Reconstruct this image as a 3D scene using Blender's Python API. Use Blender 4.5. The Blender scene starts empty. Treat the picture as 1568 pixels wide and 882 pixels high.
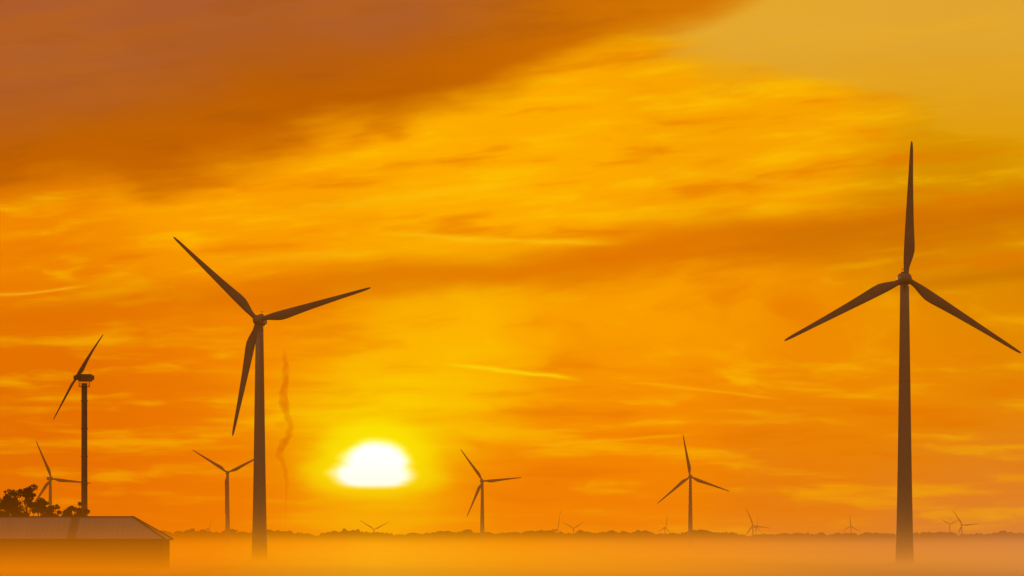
import bpy, math, random
import numpy as np
from mathutils import Vector, Matrix, noise as mnoise
random.seed(4); rng=np.random.default_rng(4)
scene=bpy.context.scene
scene.view_settings.view_transform='Standard'
scene.view_settings.look='None'
scene.view_settings.exposure=0
CAM_Z=5.8
SUN_AZ=-0.0335; SUN_EL=0.0185     # radians, from +Y

def lin(c,a=True):
    r=[]
    for v in c:
        v=v/255.0
        r.append(v/12.92 if v<=0.04045 else ((v+0.055)/1.055)**2.4)
    return tuple(r)+((1.0,) if a else ())

# ---------------------------------------------------------------- node helper
class G:
    def __init__(s,tree): s.t=tree
    def link(s,a,inp):
        if isinstance(a,F): s.t.links.new(a.s,inp)
        elif isinstance(a,bpy.types.NodeSocket): s.t.links.new(a,inp)
        else: inp.default_value=a
    def m(s,op,a,b=None,c=None,clamp=False):
        n=s.t.nodes.new('ShaderNodeMath'); n.operation=op; n.use_clamp=clamp
        s.link(a,n.inputs[0])
        if b is not None: s.link(b,n.inputs[1])
        if c is not None: s.link(c,n.inputs[2])
        return F(s,n.outputs[0])
    def smooth(s,x,a,b,lo=0.0,hi=1.0):
        n=s.t.nodes.new('ShaderNodeMapRange'); n.interpolation_type='SMOOTHSTEP'
        s.link(x,n.inputs[0]); n.inputs[1].default_value=a; n.inputs[2].default_value=b
        n.inputs[3].default_value=lo; n.inputs[4].default_value=hi
        return F(s,n.outputs[0])
    def vec(s,x,y,z=0.0):
        n=s.t.nodes.new('ShaderNodeCombineXYZ')
        for i,v in enumerate((x,y,z)): s.link(v,n.inputs[i])
        return n.outputs[0]
    def noise(s,v,scale=1.0,detail=3.0,rough=0.5,dist=0.0):
        n=s.t.nodes.new('ShaderNodeTexNoise'); n.noise_dimensions='3D'
        s.t.links.new(v,n.inputs['Vector']); n.inputs['Scale'].default_value=scale
        n.inputs['Detail'].default_value=detail; n.inputs['Roughness'].default_value=rough
        n.inputs['Distortion'].default_value=dist
        return F(s,n.outputs[0])
    def mix(s,f,a,b,mode='MIX'):
        n=s.t.nodes.new('ShaderNodeMix'); n.data_type='RGBA'; n.blend_type=mode
        n.clamp_factor=True
        s.link(f,n.inputs[0]); s.link(a,n.inputs[6]); s.link(b,n.inputs[7])
        return n.outputs[2]
class F:
    def __init__(s,g,sock): s.g=g; s.s=sock
    def __add__(s,o): return s.g.m('ADD',s,o)
    __radd__=__add__
    def __sub__(s,o): return s.g.m('SUBTRACT',s,o)
    def __rsub__(s,o): return s.g.m('SUBTRACT',o,s)
    def __mul__(s,o): return s.g.m('MULTIPLY',s,o)
    __rmul__=__mul__
    def __truediv__(s,o): return s.g.m('DIVIDE',s,o)
def disp(c): return (c[0]/255.0,c[1]/255.0,c[2]/255.0,1.0)

# ---------------------------------------------------------------- sky (world)
world=bpy.data.worlds.new("sky"); scene.world=world; world.use_nodes=True
try: world.cycles.sampling_method='NONE'
except Exception: pass
nt=world.node_tree; nt.nodes.clear(); g=G(nt)
tc=nt.nodes.new('ShaderNodeTexCoord')
sep=nt.nodes.new('ShaderNodeSeparateXYZ'); nt.links.new(tc.outputs['Generated'],sep.inputs[0])
dx,dy,dz=[F(g,sep.outputs[i]) for i in range(3)]
az=g.m('ARCTAN2',dx,dy)
el=g.m('ARCSINE',dz)
X=az*6.40+0.784
Y=0.828-el*6.42
# cloud warping
nwA=g.noise(g.vec(X*1.4,Y*3.2,0.3),2.2,2,0.5)-0.5
nwB=g.noise(g.vec(X*1.2,Y*3.0,7.7),2.6,3,0.5)-0.5
tilt=Y+X*0.10
nwf=g.noise(g.vec(X*0.9,tilt*4.5,3.1),5.0,4,0.55)-0.5
Xw=X+nwA*0.22
Yw=Y+nwB*0.10+nwf*0.030
PW=g.vec(Xw,Yw)
pts=[(0.0,.36,(242,136,0)),(.33,.33,(253,162,0)),(.75,.28,(255,172,0)),
(1.12,.24,(249,164,2)),(1.5,.34,(213,143,0)),(1.52,.48,(225,135,0)),
(0.03,.6,(222,108,0)),(.25,.58,(233,115,0)),(.18,.77,(225,102,4)),(.42,.54,(248,140,0)),(.65,.54,(255,184,0)),
(1.0,.50,(252,162,0)),(1.3,.58,(240,142,0)),(1.0,.67,(247,135,0)),(1.25,.70,(234,126,8)),
(1.5,.65,(231,134,14)),(1.52,.80,(204,126,68)),(1.22,.80,(216,122,42)),(.85,.79,(242,126,0)),(.38,.77,(240,118,0))]
acc=None; wsum=None
s2=0.135**2
for (px,py,c) in pts:
    d=nt.nodes.new('ShaderNodeVectorMath'); d.operation='DISTANCE'
    nt.links.new(PW,d.inputs[0]); d.inputs[1].default_value=(px,py,0)
    dd=F(g,d.outputs['Value'])
    w=g.m('EXPONENT',(dd*dd)*(-1.0/s2))+1e-9
    n=nt.nodes.new('ShaderNodeVectorMath'); n.operation='MULTIPLY_ADD'
    n.inputs[0].default_value=(c[0]/255,c[1]/255,c[2]/255)
    nt.links.new(w.s,n.inputs[1])
    if acc is None: n.inputs[2].default_value=(0,0,0); wsum=w
    else: nt.links.new(acc,n.inputs[2]); wsum=wsum+w
    acc=n.outputs[0]
dv=nt.nodes.new('ShaderNodeVectorMath'); dv.operation='DIVIDE'
nt.links.new(acc,dv.inputs[0]); nt.links.new(wsum.s,dv.inputs[1])
col=dv.outputs[0]
# streaky cirrus (tilted above, level near the horizon)
lowm=g.smooth(Y,0.40,0.58)
Ys=Y+X*0.10*(1.0-lowm)
st=g.noise(g.vec(X*0.95,Ys*9.0,nwB*0.9+nwA*0.5),3.3,5,0.50)
st2=st
col=g.mix(g.smooth(st,0.49,0.70)*0.60,col,disp((255,200,14)))
col=g.mix(g.smooth(st,0.49,0.28)*0.52,col,disp((226,112,0)))
# pale clear air, upper right
d2=(X*0.42-0.360)-Y+nwA*0.18+nwf*0.14+nwB*0.12
m2=g.smooth(d2,-0.04,0.05)
air=g.mix(g.smooth(Y,0.03,0.34),disp((224,168,58)),disp((218,154,4)))
air=g.mix(g.smooth(nwB,-0.2,0.25)*0.30,air,disp((231,157,22)))
air=g.mix(g.smooth(st,0.42,0.66)*0.22,air,disp((236,170,40)))
col=g.mix(m2*g.smooth(Y,0.36,0.20,0.55,0.95),col,air)
# long dark band
bc=0.492-X*0.104
bd=(Y-bc+nwB*0.09+nwf*0.04)/0.036
band=g.m('EXPONENT',bd*bd*-1.0)*g.smooth(X,-0.1,0.55,0.35,1.0)
col=g.mix(band*0.78,col,disp((218,109,0)))
bd=(Y-0.355+(X-1.4)*0.10+nwB*0.08)/0.030
band=g.m('EXPONENT',bd*bd*-1.0)*g.smooth(X,1.0,1.3)
col=g.mix(band*0.65,col,disp((196,111,4)))
bd=(Y-0.425+(X-1.45)*0.10+nwB*0.06)/0.014
band=g.m('EXPONENT',bd*bd*-1.0)*g.smooth(X,1.25,1.5)
col=g.mix(band*0.6,col,disp((194,111,0)))
# big dark cloud bank
ye=0.290-X*0.095-X*X*0.150
d3=ye-Y+nwA*0.11+nwB*0.09+nwf*0.06
dk=g.mix(g.smooth(d3,0.02,0.20),disp((188,94,0)),disp((168,91,50)))
dk=g.mix(g.smooth(X,0.60,1.08),dk,disp((210,118,10)))
dk=g.mix(g.smooth(nwf,-0.15,0.2)*0.25,dk,disp((200,105,10)))
dk=g.mix(g.smooth(nwA,0.05,-0.2)*0.30,dk,disp((162,85,36)))
dk=g.mix(g.smooth(st,0.5,0.32)*0.25,dk,disp((156,80,26)))
m3=g.smooth(d3,-0.046,0.034)
col=g.mix(m3,col,dk)
# bright filaments / contrails
def seg(x0,y0,x1,y1,w,amt,c=(255,205,40),soft=0.05):
    global col
    k=(y1-y0)/(x1-x0)
    u=(Y-(X-x0)*k-y0+nwf*0.016+nwB*0.020)/w
    m=g.m('EXPONENT',u*u*-1.0)*g.smooth(X,x0-soft*.3,x0+soft)*g.smooth(X,x1+soft*.3,x1-soft)
    col=g.mix(m*amt,col,disp(c))
seg(.68,.556,.89,.579,.0030,.80,(255,222,30))
seg(.95,.585,1.20,.611,.0024,.50,(255,184,30))
seg(.78,.680,1.07,.664,.0028,.50,(255,188,20))
seg(-.05,.456,.14,.440,.0026,.60,(255,190,50))
seg(.57,.352,.95,.372,.006,.50,(255,208,40),.08)
seg(.40,.330,.85,.270,.010,.45,(255,204,30),.15)
seg(.95,.260,1.30,.285,.006,.30,(250,180,30),.1)
seg(.30,.400,.60,.385,.010,.35,(255,200,40),.1)
# glow round the sun
gx=(X-0.580)/0.165; gy=(Y-0.640)/0.090
gl=g.m('EXPONENT',(gx*gx+gy*gy)*-1.0)*g.smooth(st2,0.38,0.60,0.65,1.0)
col=g.mix(gl*0.82,col,disp((255,220,0)))
gx=(X-0.572)/0.105; gy=(Y-0.700)/0.078
gl=g.m('EXPONENT',(gx*gx+gy*gy)*-1.0)*g.smooth(st2,0.34,0.58,0.80,1.0)
col=g.mix(gl*0.96,col,disp((255,240,0)))
gx=(X-0.570)/0.115; gy=(Y-0.80)/0.05
gl=g.m('EXPONENT',(gx*gx+gy*gy)*-1.0)
col=g.mix(gl*0.85,col,disp((255,196,6)))
seg(.44,.755,.66,.753,.0060,.55,(249,166,0),.07)
seg(.50,.769,.63,.768,.0035,.50,(250,164,0),.05)
seg(.58,.648,.80,.636,.008,.40,(248,164,0),.07)
seg(.40,.625,.62,.618,.006,.30,(248,176,0),.07)
# the sun itself, half veiled by thin cloud
sn=g.noise(g.vec(X*7.0,Y*16.0,1.3),3.0,3,0.5)-0.5
sx=X+sn*0.022
def ell(cx,cy,rx,ry):
    a=(sx-cx)/rx; b=(Y-cy+sn*0.006)/ry
    return 1.0-g.m('SQRT',a*a+b*b)
e=g.m('MAXIMUM',ell(.576,.712,.056,.041),ell(.570,.726,.066,.028))
hal=g.smooth(e,-1.1,0.0)*g.smooth(Y,0.790,0.742)
col=g.mix(hal*0.96,col,disp((255,250,14)))
cut=g.smooth(Y,0.7530,0.7400)
sunm=g.smooth(e,-0.16,0.36)*cut
col=g.mix(sunm,col,(1.24,1.24,1.18,1.0))
gam=nt.nodes.new('ShaderNodeGamma'); nt.links.new(col,gam.inputs[0]); gam.inputs[1].default_value=2.2
# twilight sky elsewhere : Nishita
sky=nt.nodes.new('ShaderNodeTexSky'); sky.sky_type='NISHITA'; sky.sun_disc=False
sky.sun_elevation=math.radians(1.06); sky.sun_rotation=SUN_AZ
sky.air_density=1.5; sky.dust_density=3.0
bg1=nt.nodes.new('ShaderNodeBackground'); nt.links.new(gam.outputs[0],bg1.inputs[0]); bg1.inputs[1].default_value=1.0
skt=g.mix(1.0,sky.outputs[0],(1.0,0.60,0.40,1.0),'MULTIPLY')
warm=g.mix(1.0,skt,(0.80,0.30,0.09,1.0),'ADD')
bg2=nt.nodes.new('ShaderNodeBackground'); nt.links.new(warm,bg2.inputs[0]); bg2.inputs[1].default_value=0.13
mixs=nt.nodes.new('ShaderNodeMixShader')
far=g.m('MAXIMUM',g.smooth(g.m('ABSOLUTE',az),0.25,0.9),g.smooth(el,0.17,0.5))
nt.links.new(far.s,mixs.inputs[0]); nt.links.new(bg1.outputs[0],mixs.inputs[1]); nt.links.new(bg2.outputs[0],mixs.inputs[2])
out=nt.nodes.new('ShaderNodeOutputWorld'); nt.links.new(mixs.outputs[0],out.inputs[0])

# ---------------------------------------------------------------- materials
def mat(name,c1,c2=None,scale=1.0,rough=0.6,spec=0.3,bump=0.0,stretch=(1,1,1)):
    m=bpy.data.materials.new(name); m.use_nodes=True; t=m.node_tree
    b=t.nodes['Principled BSDF']; b.inputs['Roughness'].default_value=rough
    b.inputs['Specular IOR Level'].default_value=spec
    if c2 is None: c2=tuple(x*0.8 for x in c1)
    tcn=t.nodes.new('ShaderNodeTexCoord'); mp=t.nodes.new('ShaderNodeMapping'); mp.inputs['Scale'].default_value=stretch
    t.links.new(tcn.outputs['Object'],mp.inputs[0])
    n=t.nodes.new('ShaderNodeTexNoise'); n.inputs['Scale'].default_value=scale; n.inputs['Detail'].default_value=5
    t.links.new(mp.outputs[0],n.inputs['Vector'])
    r=t.nodes.new('ShaderNodeValToRGB'); r.color_ramp.elements[0].position=0.35; r.color_ramp.elements[1].position=0.65
    r.color_ramp.elements[0].color=(*c1,1); r.color_ramp.elements[1].color=(*c2,1)
    t.links.new(n.outputs[0],r.inputs[0]); t.links.new(r.outputs[0],b.inputs['Base Color'])
    return m
M_paint=mat("turbine_paint",(0.60,0.58,0.56),(0.48,0.46,0.44),0.15,0.5,0.3,0,(1,1,.15))
M_blade=mat("blade_gelcoat",(0.51,0.49,0.47),(0.42,0.41,0.40),0.3,0.45,0.3)
M_dark=mat("old_turbine_steel",(0.36,0.33,0.30),(0.26,0.24,0.22),0.6,0.6)
M_door=mat("steel_door",(0.12,0.14,0.13))
M_conc=mat("concrete",(0.35,0.34,0.32),(0.25,0.24,0.23),1.5,0.9)
M_leaf=mat("foliage",(0.060,0.070,0.020),(0.12,0.12,0.03),0.35,0.8,0.1)
M_far=mat("distant_foliage",(0.045,0.05,0.025),(0.10,0.09,0.045),0.03,0.9,0.05)
M_bark=mat("bark",(0.10,0.07,0.05),(0.05,0.04,0.03),3,0.9)
M_roof=mat("corrugated_roof",(0.80,0.78,0.82),(0.68,0.65,0.69),0.15,0.5,0.4,0,(1,.2,.2))
M_roof2=mat("painted_tower_reflection",(0.36,0.31,0.30),(0.28,0.25,0.24),0.5,0.6)  # darker colour imitates the turbine tower's reflection on the roof
M_wall=mat("barn_cladding",(0.26,0.20,0.15),(0.18,0.15,0.12),0.5,0.8,0.2,0,(3,3,.3))
M_brick=mat("brick_plinth",(0.30,0.16,0.11),(0.22,0.12,0.09),2,0.9)
M_trim=mat("barn_trim",(0.10,0.09,0.08))

def add_mesh(name,verts,faces,material,parent=None,smooth=False,loc=(0,0,0)):
    me=bpy.data.meshes.new(name); me.from_pydata([tuple(v) for v in verts],[],faces); me.update()
    o=bpy.data.objects.new(name,me); scene.collection.objects.link(o); o.location=loc
    me.materials.append(material)
    if smooth: me.polygons.foreach_set('use_smooth',[True]*len(me.polygons))
    if parent: o.parent=parent
    return o
def empty(name,loc,rz=0.0):
    e=bpy.data.objects.new(name,None); e.location=loc; e.rotation_euler=(0,0,rz); e.empty_display_size=3
    scene.collection.objects.link(e); return e
def lathe(prof,n=28,axis='Z',off=(0,0,0)):
    v=[];f=[]
    for (r,h) in prof:
        for i in range(n):
            a=2*math.pi*i/n
            if axis=='Z': v.append((off[0]+r*math.cos(a),off[1]+r*math.sin(a),off[2]+h))
            else: v.append((off[0]+r*math.cos(a),off[1]+h,off[2]+r*math.sin(a)))
    for j in range(len(prof)-1):
        for i in range(n):
            k=(i+1)%n
            f.append((j*n+i,j*n+k,(j+1)*n+k,(j+1)*n+i))
    f.append(tuple(range(n))[::-1]); f.append(tuple((len(prof)-1)*n+i for i in range(n)))
    return v,f
def box(x0,x1,y0,y1,z0,z1):
    v=[(x0,y0,z0),(x1,y0,z0),(x1,y1,z0),(x0,y1,z0),(x0,y0,z1),(x1,y0,z1),(x1,y1,z1),(x0,y1,z1)]
    f=[(0,3,2,1),(4,5,6,7),(0,1,5,4),(1,2,6,5),(2,3,7,6),(3,0,4,7)]
    return v,f
def join(parts):
    V=[];Fc=[]
    for v,f in parts:
        o=len(V); V+=list(v); Fc+=[tuple(i+o for i in q) for q in f]
    return V,Fc
def bevel(o,w,seg=2):
    b=o.modifiers.new('bevel','BEVEL'); b.width=w; b.segments=seg; b.limit_method='ANGLE'

def blade_geo(L,ang,hub,k=1.0,pitch=8,bend_k=1.1):
    st=[(0.018,1.35,.5,1.35),(0.05,1.30,.5,1.25),(0.085,1.45,.53,1.0),(0.12,1.90,.60,.75),(0.16,2.35,.66,.62),(0.20,2.62,.70,.55),(0.25,2.60,.70,.48),(0.33,2.32,.68,.40),
        (0.45,1.92,.66,.32),(0.58,1.58,.64,.25),(0.72,1.22,.62,.18),(0.85,.95,.60,.13),(0.94,.74,.58,.09),(0.985,.50,.55,.06),(1.0,.18,.5,.04)]
    n=14; V=[];Fc=[]
    sc=L/33.0*k
    s=Vector((math.cos(ang),0,math.sin(ang))); t=Vector((math.sin(ang),0,-math.cos(ang))); y=Vector((0,1,0))
    for (r,c,tr,th) in st:
        tw=math.radians(pitch*(1-r)**2+1)
        for i in range(n):
            a=2*math.pi*i/n
            u=math.cos(a); w=math.sin(a)
            cx=(u*0.5+0.5)-(1-tr); cx*=c
            ty=w*th*0.5*(1.0-0.55*max(u,0)*(1 if c>th*1.3 else 0))
            cx2=cx*math.cos(tw)-ty*math.sin(tw); ty2=cx*math.sin(tw)+ty*math.cos(tw)
            bend=-bend_k*(r**2)*(L/33.0)
            p=Vector(hub)+s*(r*L)+t*(cx2*sc)+y*(ty2*sc+bend)
            V.append(p)
    m=len(st)
    for j in range(m-1):
        for i in range(n):
            k2=(i+1)%n
            Fc.append((j*n+i,j*n+k2,(j+1)*n+k2,(j+1)*n+i))
    Fc.append(tuple(range(n))[::-1]); Fc.append(tuple((m-1)*n+i for i in range(n)))
    return V,Fc

def wind_turbine(x,y,hub_h,L,ang0,yaw=0.0,z0=0.0,rb=2.05,rt=1.08,detail=True,step=(0,120,240)):
    q=L/33.0
    e=empty("wind_turbine",(x,y,z0),math.radians(yaw))
    top=hub_h-1.6*q
    prof=[]
    nseg=12
    for i in range(nseg+1):
        t=i/nseg; prof.append(((rb+(rt-rb)*t)*q*(1+0.10*(1-t)**6),top*t))
    v,f=lathe(prof,32)
    add_mesh("tower",v,f,M_paint,e,True)
    if detail:
        parts=[]
        for t in (0.33,0.66,0.985):
            r=(rb+(rt-rb)*t)*q
            parts.append(lathe([(r+.02,top*t-.12),(r+.04,top*t-.05),(r+.04,top*t+.05),(r+.02,top*t+.12)],32))
        v,f=join(parts); add_mesh("tower_flanges",v,f,M_paint,e,True)
        v,f=join([box(-.5,.5,-rb*1.1-.12,-rb*1.1+.1,1.0,3.2),box(-.9,.9,-rb*1.1-1.3,-rb*1.1-.1,.82,.96)]+
                 [box(-.7,.7,-rb*1.1-1.3-.28*(i+1),-rb*1.1-1.3-.28*i,.62-.2*i,.68-.2*i) for i in range(4)])
        add_mesh("door_and_steps",v,f,M_door,e)
        v,f=lathe([(4.2,-.3),(4.2,.25),(4.0,.32)],32); add_mesh("foundation",v,f,M_conc,e)
    secs=[(-2.2,.85,.9,.0),(-1.9,1.2,1.25,.0),(-.5,1.42,1.5,.05),(2.5,1.5,1.55,.1),(5.0,1.4,1.4,.2),(6.4,1.1,1.05,.35),(6.8,.7,.6,.4)]
    V=[];Fc=[];n=20
    for (yy,w,h,dz_) in secs:
        for i in range(n):
            a=2*math.pi*i/n; ca,sa=math.cos(a),math.sin(a)
            V.append((q*w*math.copysign(abs(ca)**.55,ca),q*yy,hub_h+q*(dz_+h*math.copysign(abs(sa)**.55,sa))))
    for j in range(len(secs)-1):
        for i in range(n):
            k=(i+1)%n; Fc.append((j*n+i,j*n+k,(j+1)*n+k,(j+1)*n+i))
    Fc.append(tuple(range(n))[::-1]); Fc.append(tuple((len(secs)-1)*n+i for i in range(n)))
    add_mesh("nacelle",V,Fc,M_paint,e,True)
    if detail:
        v,f=join([box(-.04,.04,4.6*q,4.68*q,hub_h+1.5*q,hub_h+3.0*q),box(-.5,.5,4.6*q,4.68*q,hub_h+2.7*q,hub_h+2.78*q),box(-.6,.6,2.6*q,3.8*q,hub_h+1.5*q,hub_h+1.95*q)])
        add_mesh("wind_vane",v,f,M_door,e)
    hy=-3.6*q
    v,f=lathe([(.15*q,-1.7*q),(.7*q,-1.5*q),(1.15*q,-.9*q),(1.42*q,0),(1.42*q,.8*q),(1.2*q,1.35*q)],24,'Y',(0,hy,hub_h))
    add_mesh("hub",v,f,M_paint,e,True)
    for i in range(3):
        v,f=blade_geo(L,math.radians(ang0+step[i]),(0,hy,hub_h))
        add_mesh("blade_%d"%(i+1),v,f,M_blade,e,True)
    return e

wind_turbine(94.9,1008,69.0,33.0,87.8,0,step=(0,119.4,239.0))
wind_turbine(-70.9,1171,67.6,33.2,15.4,-5,step=(0,120.0,242.6))
wind_turbine(-336.6,3040,51,30,114,24,detail=False)
wind_turbine(-225.1,3300,59.6,33,147,4,detail=False)
wind_turbine(-25.0,3508,55.9,33,5.5,8,detail=False)
wind_turbine(138.6,3241,55.6,33,99.5,-6,detail=False)
def far_t(x,y,hz,L,a,yaw=0): wind_turbine(x,y,hz+25,L,a,yaw,-25.0,detail=False)
far_t(-248,7500,26,30,27)
far_t(78.7,7500,25,36,76,58)
far_t(110.4,7500,28,24,33,10)
far_t(275,7500,29,22,80,35)
far_t(433,7500,33,33,112,8)
far_t(439,7500,30,23,88,60)
far_t(609.6,7500,32,22,93,-25)
far_t(787,7500,35,20,148,0)
far_t(809,7500,34,32,124,10)
far_t(-546,7500,27,22,72,60)

# two bladed older turbine -------------------------------------------------
e=empty("two_bladed_wind_turbine",(-92.3,900,0),math.radians(-57))
H=41.0
v,f=lathe([(.84,0),(.70,6),(.66,20),(.62,H-1.2)],24); add_mesh("tower",v,f,M_dark,e,True)
parts=[lathe([(.76,z-.1),(.76,z+.1)],24) for z in (6,12,18,24,30,36)]
parts+=[box(.66,.74,-.25,-.19,1,H-2),box(.66,.74,.19,.25,1,H-2)]
parts+=[box(.66,.72,-.25,.25,z*.6+1,z*.6+1.06) for z in range(62)]
v,f=join(parts); add_mesh("ladder_and_flanges",v,f,M_dark,e)
parts=[lathe([(1.25,H-2.0),(1.25,H-1.9)],20)]
for i in range(10):
    a=2*math.pi*i/10; parts.append(box(1.2*math.cos(a)-.03,1.2*math.cos(a)+.03,1.2*math.sin(a)-.03,1.2*math.sin(a)+.03,H-1.9,H-1.0))
v,f=join(parts); add_mesh("service_platform",v,f,M_dark,e)
v,f=join([box(-.75,.75,-1.1,1.55,H-.85,H+.75),box(-.6,.6,1.55,2.1,H-.5,H+.5),box(-.45,.45,-1.5,-1.1,H-.45,H+.45),box(-.03,.03,1.2,1.26,H+.75,H+1.6)])
o=add_mesh("nacelle",v,f,M_dark,e); bevel(o,.12)
v,f=lathe([(.1,-.6),(.4,-.5),(.6,0),(.55,.45)],18,'Y',(0,-1.95,H)); add_mesh("hub",v,f,M_dark,e,True)
for i,a in enumerate((39,219)):
    v,f=blade_geo(14.1,math.radians(a),(0,-1.95,H),1.1,20,-2.0 if i==0 else 0.0); add_mesh("blade_%d"%(i+1),v,f,M_dark,e,True)

# ---------------------------------------------------------------- barn
e=empty("barn",(-68.8,820,0))
W=-78.0; D=18.0; EV=6.15; RG=10.55; rx_=-6.6; lx_=W+6.6
v,f=join([box(W,0,0,.25,1.2,EV-.15),box(W,0,D-.25,D,1.2,EV-.15),box(-.25,-.003,.253,D-.253,1.2,EV-.15),box(W,W+.25,.253,D-.253,1.2,EV-.15)])
add_mesh("walls",v,f,M_wall,e)
v,f=join([box(W-.06,.06,-.06,.2,0,1.2),box(W-.06,.06,D-.2,D+.06,0,1.2),box(-.2,.06,.2,D-.2,0,1.2),box(W-.06,W+.2,.2,D-.2,0,1.2)])
add_mesh("plinth",v,f,M_brick,e)
o_=.5
V=[(W-o_,-o_,EV),(o_,-o_,EV),(o_,D+o_,EV),(W-o_,D+o_,EV),(lx_,D/2,RG),(rx_,D/2,RG)]
Fc=[(0,1,5,4),(1,2,5),(2,3,4,5),(3,0,4),(3,2,1,0)]
add_mesh("roof",V,Fc,M_roof,e)
parts=[]
def rib(xx,w,h,t1=1.0):
    y1=(-o_)+(D/2+o_)*t1; z1=EV+(RG-EV)*t1
    return ([(xx-w,-o_,EV+.003),(xx+w,-o_,EV+.003),(xx+w,y1,z1+.003),(xx-w,y1,z1+.003),(xx-w,-o_,EV+h),(xx+w,-o_,EV+h),(xx+w,y1,z1+h),(xx-w,y1,z1+h)],
            [(0,3,2,1),(4,5,6,7),(0,1,5,4),(1,2,6,5),(2,3,7,6),(3,0,4,7)])
xx=W+1
while xx<0:
    t1=1.0
    if xx>rx_: t1=(o_-xx)/(o_-rx_)
    if xx<lx_: t1=(xx-W+o_)/(lx_-W+o_)
    parts.append(rib(xx,.05,.09,max(.03,min(t1,1)*.99))); xx+=1.0
v,f=join(parts); add_mesh("roof_ribs",v,f,M_roof,e)
v,f=join([rib(-17.9,.75,.11,.97),rib(-44,.6,.11,.97)]); add_mesh("painted_reflection_strips",v,f,M_roof2,e)  # dark strip painted as the tower's reflection, with a like strip further left
parts=[box(lx_,rx_,D/2-.3,D/2+.3,RG-.05,RG+.14)]
a=Vector((rx_,D/2,RG+.02)); 
for b in (Vector((o_,-o_,EV+.02)),Vector((o_,D+o_,EV+.02))):
    d=(b-a).normalized(); s=d.cross(Vector((0,0,1))).normalized()*.2; u=Vector((0,0,.16))
    parts.append(([a-s,a+s,b+s,b-s,a-s+u,a+s+u,b+s+u,b-s+u],[(0,3,2,1),(4,5,6,7),(0,1,5,4),(1,2,6,5),(2,3,7,6),(3,0,4,7)]))
parts.append(box(W-o_,o_+.1,-o_-.22,-o_-.01,EV-.22,EV+.02)); parts.append(box(o_+.01,o_+.2,-o_,D+o_,EV-.22,EV+.02))
for xd in (-.3,-20,-40,-60): parts.append(box(xd-.06,xd+.06,-.2,-.07,0,EV-.22))
v,f=join(parts); add_mesh("ridge_and_gutters",v,f,M_trim,e)
v,f=join([box(-14,-9,-.05,-.003,.05,4.6),box(-34,-29,-.05,-.003,1.3,4.6)]+[box(xw,xw+1.8,-.04,-.003,3.2,4.4) for xw in (-6,-19,-24,-42,-48,-54)])
add_mesh("doors_and_windows",v,f,M_door,e)

# ---------------------------------------------------------------- trees
def tree(name,x,y,h,cr,nleaf,seed,trunk_r=.35):
    r=np.random.default_rng(seed); e=empty(name,(x,y,0))
    parts=[]; tips=[]
    def limb(a,b,r0,r1,n=7):
        a=np.array(a,float);b=np.array(b,float); d=b-a; d/=np.linalg.norm(d)
        s=np.cross(d,[.3,.9,.1]); s/=np.linalg.norm(s); t=np.cross(d,s); V=[]
        for p,rr in ((a,r0),((a+b)/2+r.normal(0,.04,3)*np.linalg.norm(b-a),(r0+r1)/2),(b,r1)):
            for i in range(n):
                q=2*math.pi*i/n; V.append(tuple(p+rr*(math.cos(q)*s+math.sin(q)*t)))
        Fc=[(j*n+i,j*n+(i+1)%n,(j+1)*n+(i+1)%n,(j+1)*n+i) for j in range(2) for i in range(n)]
        parts.append((V,Fc))
    fork=h*0.3
    limb((0,0,-.2),(0.1,0,fork),trunk_r,trunk_r*.7)
    for k in range(12):
        az_=2*math.pi*k/12+r.uniform(-.3,.3); up=r.uniform(.1,1.0)
        rad=cr*r.uniform(.5,.9)*math.sqrt(max(.1,1-(2*up-1)**2*.8))
        p=np.array([math.cos(az_)*rad,math.sin(az_)*rad,h*.38+up*h*.52])
        st_=np.array([0.1,0,fork*r.uniform(.75,1.0)])
        m=(st_+p)/2+np.array([0,0,h*.04])
        limb(st_,m,trunk_r*.4,trunk_r*.22); limb(m,p,trunk_r*.22,.04)
        tips.append(p)
        for j in range(4):
            q=p+r.normal(0,cr*.26,3); limb(m,q,.07,.02,5); tips.append(q)
    limb((.1,0,fork),(0,0,h*.92),trunk_r*.55,.04); tips.append(np.array([0,0,h*.95-.8]))
    v,f=join(parts); add_mesh("trunk_and_limbs",v,f,M_bark,e,True)
    tips=np.array(tips); K=len(tips)
    csz=r.uniform(.55,1.25,K)*cr*.24
    idx=r.integers(0,K,nleaf)
    u=r.normal(0,1,(nleaf,3)); u/=np.linalg.norm(u,axis=1)[:,None]
    P_=tips[idx]+u*(csz[idx]*r.uniform(.25,1.1,nleaf)**.6)[:,None]*np.array([1,1,.75])
    s=r.uniform(.12,.30,nleaf)
    a=r.normal(0,1,(nleaf,3)); a/=np.linalg.norm(a,axis=1)[:,None]
    b=np.cross(a,r.normal(0,1,(nleaf,3))); b/=np.linalg.norm(b,axis=1)[:,None]
    V=np.empty((nleaf,4,3)); V[:,0]=P_-a*s[:,None]; V[:,1]=P_+b*s[:,None]*.6; V[:,2]=P_+a*s[:,None]; V[:,3]=P_-b*s[:,None]*.6
    Fc=np.arange(nleaf*4).reshape(-1,4)
    add_mesh("foliage",V.reshape(-1,3).tolist(),[tuple(q) for q in Fc.tolist()],M_leaf,e)
tree("tree",-107.8,872,16.2,4.8,12000,11)
tree("tree",-102.2,874,17.4,3.6,9000,12)
tree("tree",-115.0,878,17.0,5.0,7000,15)
tree("tree",-98.8,870,14.9,3.4,9000,13)
tree("tree",-95.4,872,14.4,3.2,8000,14)
tree("tree",-91.6,873,13.9,3.0,7000,16)

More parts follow.
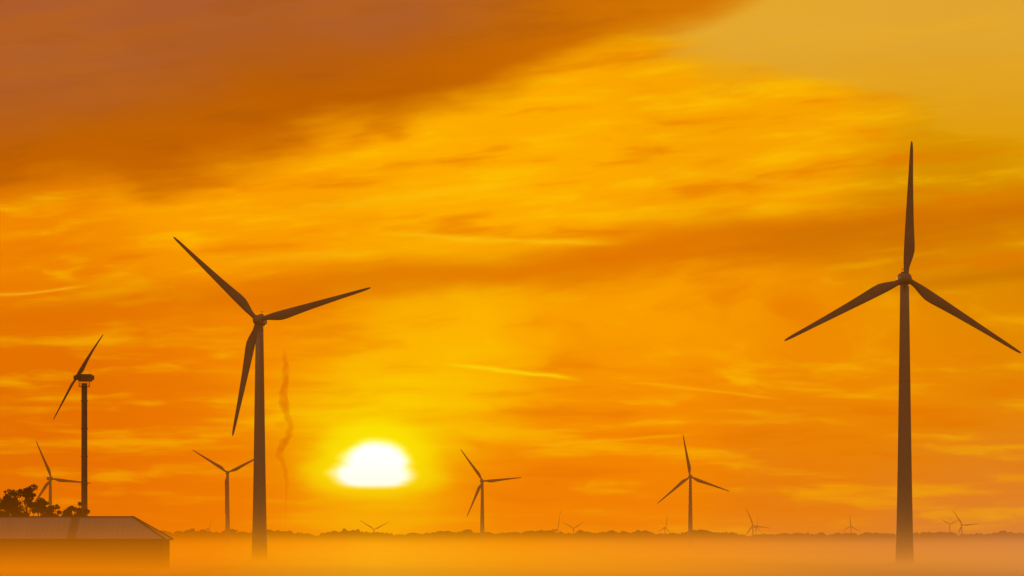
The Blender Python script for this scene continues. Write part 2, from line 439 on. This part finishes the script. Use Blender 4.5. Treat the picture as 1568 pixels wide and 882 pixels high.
# distant woodland
import bmesh
bm=bmesh.new(); bmesh.ops.create_icosphere(bm,subdivisions=2,radius=1.0)
iv=np.array([v.co[:] for v in bm.verts]); ifc=np.array([tuple(v.index for v in f.verts) for f in bm.faces],dtype=np.int32); bm.free()
V=[];FA=[];off=0
def hprof(x):
    b=13.8+1.3*math.sin(x*.011+1)+3.4*mnoise.noise(Vector((x*.022,3,0)))+4.6*mnoise.noise(Vector((x*.075,9,0)))
    if x<-150: b+=2.0
    if 140<x<175: b-=2.0
    return b
def blob(p):
    global off
    V.append(p); FA.append(ifc+off); off+=len(iv)
for i in range(3200):
    x=random.uniform(-1500,1500); y=4150+random.uniform(0,420)
    ht=hprof(x)*random.uniform(.76,1.04)
    for j in range(3):
        rx=random.uniform(2.4,6.0); rz=random.uniform(1.5,3.2)
        cx=x+random.uniform(-4,4); cy=y+random.uniform(-3,3)
        cz=ht-rz*.9-j*random.uniform(1.0,3.2)
        blob(iv*(1+rng.normal(0,.17,len(iv)))[:,None]*np.array([rx,rx,rz])+np.array([cx,cy,cz]))
for i in range(1000):
    x=-1500+3*i+random.uniform(-1,1); y=4150+random.uniform(0,60)
    blob(iv*(1+rng.normal(0,.15,len(iv)))[:,None]*np.array([4,4,5.5])+np.array([x,y,3.5]))
VV=np.concatenate(V); fa=np.concatenate(FA)
me=bpy.data.meshes.new("distant_woodland")
me.vertices.add(len(VV)); me.vertices.foreach_set('co',VV.ravel())
me.loops.add(fa.size); me.loops.foreach_set('vertex_index',fa.ravel())
me.polygons.add(len(fa)); me.polygons.foreach_set('loop_start',np.arange(0,fa.size,3,dtype=np.int32))
me.update(calc_edges=True); me.validate()
me.materials.append(M_far)
o=bpy.data.objects.new("distant_woodland",me); scene.collection.objects.link(o)

# ---------------------------------------------------------------- ground
rings=[0,50,150,300,500,700,900,1200,1600,2200,3000,4000,4900,5500,6200,6900,7500,9000,12000,20000,40000]
V=[(0,0,0)];Fc=[];N=96
def gz(r):
    if r<4900: return 0
    return -25.0*min(1,(r-4900)/2600)
for r in rings[1:]:
    for i in range(N):
        a=2*math.pi*i/N; V.append((r*math.sin(a),r*math.cos(a),gz(r)))
for i in range(N): Fc.append((0,1+(i+1)%N,1+i))
for j in range(len(rings)-2):
    for i in range(N):
        k=(i+1)%N; Fc.append((1+j*N+i,1+j*N+k,1+(j+1)*N+k,1+(j+1)*N+i))
M_ground=mat("field_grass",(0.07,0.09,0.03),(0.13,0.11,0.06),0.012,0.95,0.05,0,(1,.5,1))
add_mesh("ground",V,Fc,M_ground)

# ---------------------------------------------------------------- mist (volume lying over the fields; its emission stands in for scattered light)
m=bpy.data.materials.new("mist_volume"); m.use_nodes=True; t=m.node_tree; t.nodes.clear(); h=G(t)
geo=t.nodes.new('ShaderNodeNewGeometry'); sp=t.nodes.new('ShaderNodeSeparateXYZ'); t.links.new(geo.outputs['Position'],sp.inputs[0])
wx,wy,wz=[F(h,sp.outputs[i]) for i in range(3)]
TOP=16.0
hs=2.6
nz=h.noise(h.vec(wx*0.012,wy*0.004,wz*0.06),1.0,1,0.5)
fog=(h.m('EXPONENT',wz*(-1/hs))-math.exp(-TOP/hs))*h.smooth(nz,0.3,0.7,0.0042,0.0095)
dens=h.m('MAXIMUM',fog*h.smooth(wy,1100,3200,1.0,0.44),0.0)
bear=(wx/h.m('MAXIMUM',wy,60.0))*6.385+0.784
def ramp(stops):
    rp=t.nodes.new('ShaderNodeValToRGB'); t.links.new((bear*(1/1.6)).s,rp.inputs[0])
    cr=rp.color_ramp
    cr.elements[0].position=0; cr.elements[0].color=lin(stops[0][1]); cr.elements[1].position=1; cr.elements[1].color=lin(stops[-1][1])
    for p_,c_ in stops[1:-1]:
        el_=cr.elements.new(p_); el_.color=lin(c_)
    return rp.outputs[0]
near=ramp([(0.0,(242,130,4)),(.2,(248,140,6)),(.36,(255,172,16)),(.5,(250,155,14)),(.66,(243,146,26)),(.85,(228,140,48)),(1.0,(220,138,62))])  # sun-side glow painted into the mist's emission colour
farc=ramp([(0.0,(224,108,6)),(.2,(230,112,2)),(.36,(250,158,8)),(.5,(236,126,2)),(.66,(218,118,30)),(.85,(196,114,60)),(1.0,(190,114,72))])
mc=h.mix(h.smooth(wy,900,2300),near,farc)
def vol_out(t,colsock,denssock,dens_val=None,colval=None):
    ab=t.nodes.new('ShaderNodeVolumeAbsorption'); ab.inputs['Color'].default_value=(0,0,0,1)
    em=t.nodes.new('ShaderNodeEmission')
    if denssock is not None:
        t.links.new(denssock,ab.inputs['Density']); t.links.new(denssock,em.inputs[1]); t.links.new(colsock,em.inputs[0])
    else:
        ab.inputs['Density'].default_value=dens_val; em.inputs[1].default_value=dens_val; em.inputs[0].default_value=colval
    ad=t.nodes.new('ShaderNodeAddShader'); t.links.new(ab.outputs[0],ad.inputs[0]); t.links.new(em.outputs[0],ad.inputs[1])
    mo=t.nodes.new('ShaderNodeOutputMaterial'); t.links.new(ad.outputs[0],mo.inputs['Volume'])
vol_out(t,mc,dens.s)
m.cycles.volume_step_rate=0.22
v,f=box(-3500,3500,300,5200,0.03,TOP)
add_mesh("ground_mist",v,f,m)
m=bpy.data.materials.new("haze_volume"); m.use_nodes=True; t=m.node_tree; t.nodes.clear()
vol_out(t,None,None,6.0e-5,lin((238,122,4)))  # haze glows by emission, put in for light scattered in the air
m.cycles.homogeneous_volume=True
v,f=box(-4990,4990,-400,9000,-30,130)
add_mesh("evening_haze",v,f,m)

# ---------------------------------------------------------------- smoke plume
m=bpy.data.materials.new("smoke"); m.use_nodes=True; t=m.node_tree; t.nodes.clear()
ab=t.nodes.new('ShaderNodeVolumeAbsorption'); ab.inputs['Color'].default_value=(.78,.42,.1,1); ab.inputs['Density'].default_value=0.14
mo=t.nodes.new('ShaderNodeOutputMaterial'); t.links.new(ab.outputs[0],mo.inputs['Volume'])
m.cycles.homogeneous_volume=True
path=[(-136,6,.3),(-135.5,25,.6),(-135.2,40,1.2),(-135.6,47,1.6),(-137.5,52,1.7),(-139.3,57,2.0),(-138.6,61,2.8),(-136,65,2.7),(-133.6,70,2.4),(-132.8,75,2.0),(-134.5,80,2.3),(-136.5,86,3.0),(-137,93,3.1),(-136,100,2.5),(-135.8,108,2.2),(-136.4,116,1.5),(-136,122,.3)]
V=[];Fc=[];n=16
pp=[]
for i in range(len(path)-1):
    for s_ in range(5):
        tt=s_/5; a=path[i]; b=path[i+1]; q=tt*tt*(3-2*tt)
        pp.append((a[0]+(b[0]-a[0])*q,a[1]+(b[1]-a[1])*tt,a[2]+(b[2]-a[2])*q))
for k,(x,z,r) in enumerate(pp):
    for i in range(n):
        a=2*math.pi*i/n; rr=r*(1+.75*mnoise.noise(Vector((math.cos(a)*1.2,math.sin(a)*1.2,z*.22))))
        V.append((x+rr*math.cos(a)+.8*mnoise.noise(Vector((0,5,z*.3))),2500+rr*math.sin(a),z))
for j in range(len(pp)-1):
    for i in range(n):
        k=(i+1)%n; Fc.append((j*n+i,j*n+k,(j+1)*n+k,(j+1)*n+i))
Fc.append(tuple(range(n))[::-1]); Fc.append(tuple((len(pp)-1)*n+i for i in range(n)))
add_mesh("smoke_plume",V,Fc,m,None,True)

# ---------------------------------------------------------------- sun + camera
L=bpy.data.lights.new("sun","SUN"); L.energy=2.0; L.angle=math.radians(0.53); L.color=(1.0,0.55,0.22)
so=bpy.data.objects.new("sun",L); scene.collection.objects.link(so)
sd=Vector((math.sin(SUN_AZ)*math.cos(SUN_EL),math.cos(SUN_AZ)*math.cos(SUN_EL),math.sin(SUN_EL)))
so.rotation_euler=(sd).to_track_quat('Z','Y').to_euler(); so.location=(0,0,60)
cam=bpy.data.cameras.new("camera"); co=bpy.data.objects.new("camera",cam); scene.collection.objects.link(co)
co.location=(0,0,CAM_Z); co.rotation_euler=(math.radians(90),0,0)
cam.sensor_width=36; cam.lens=146.6; cam.shift_y=0.2468; cam.clip_start=1; cam.clip_end=80000
scene.camera=co
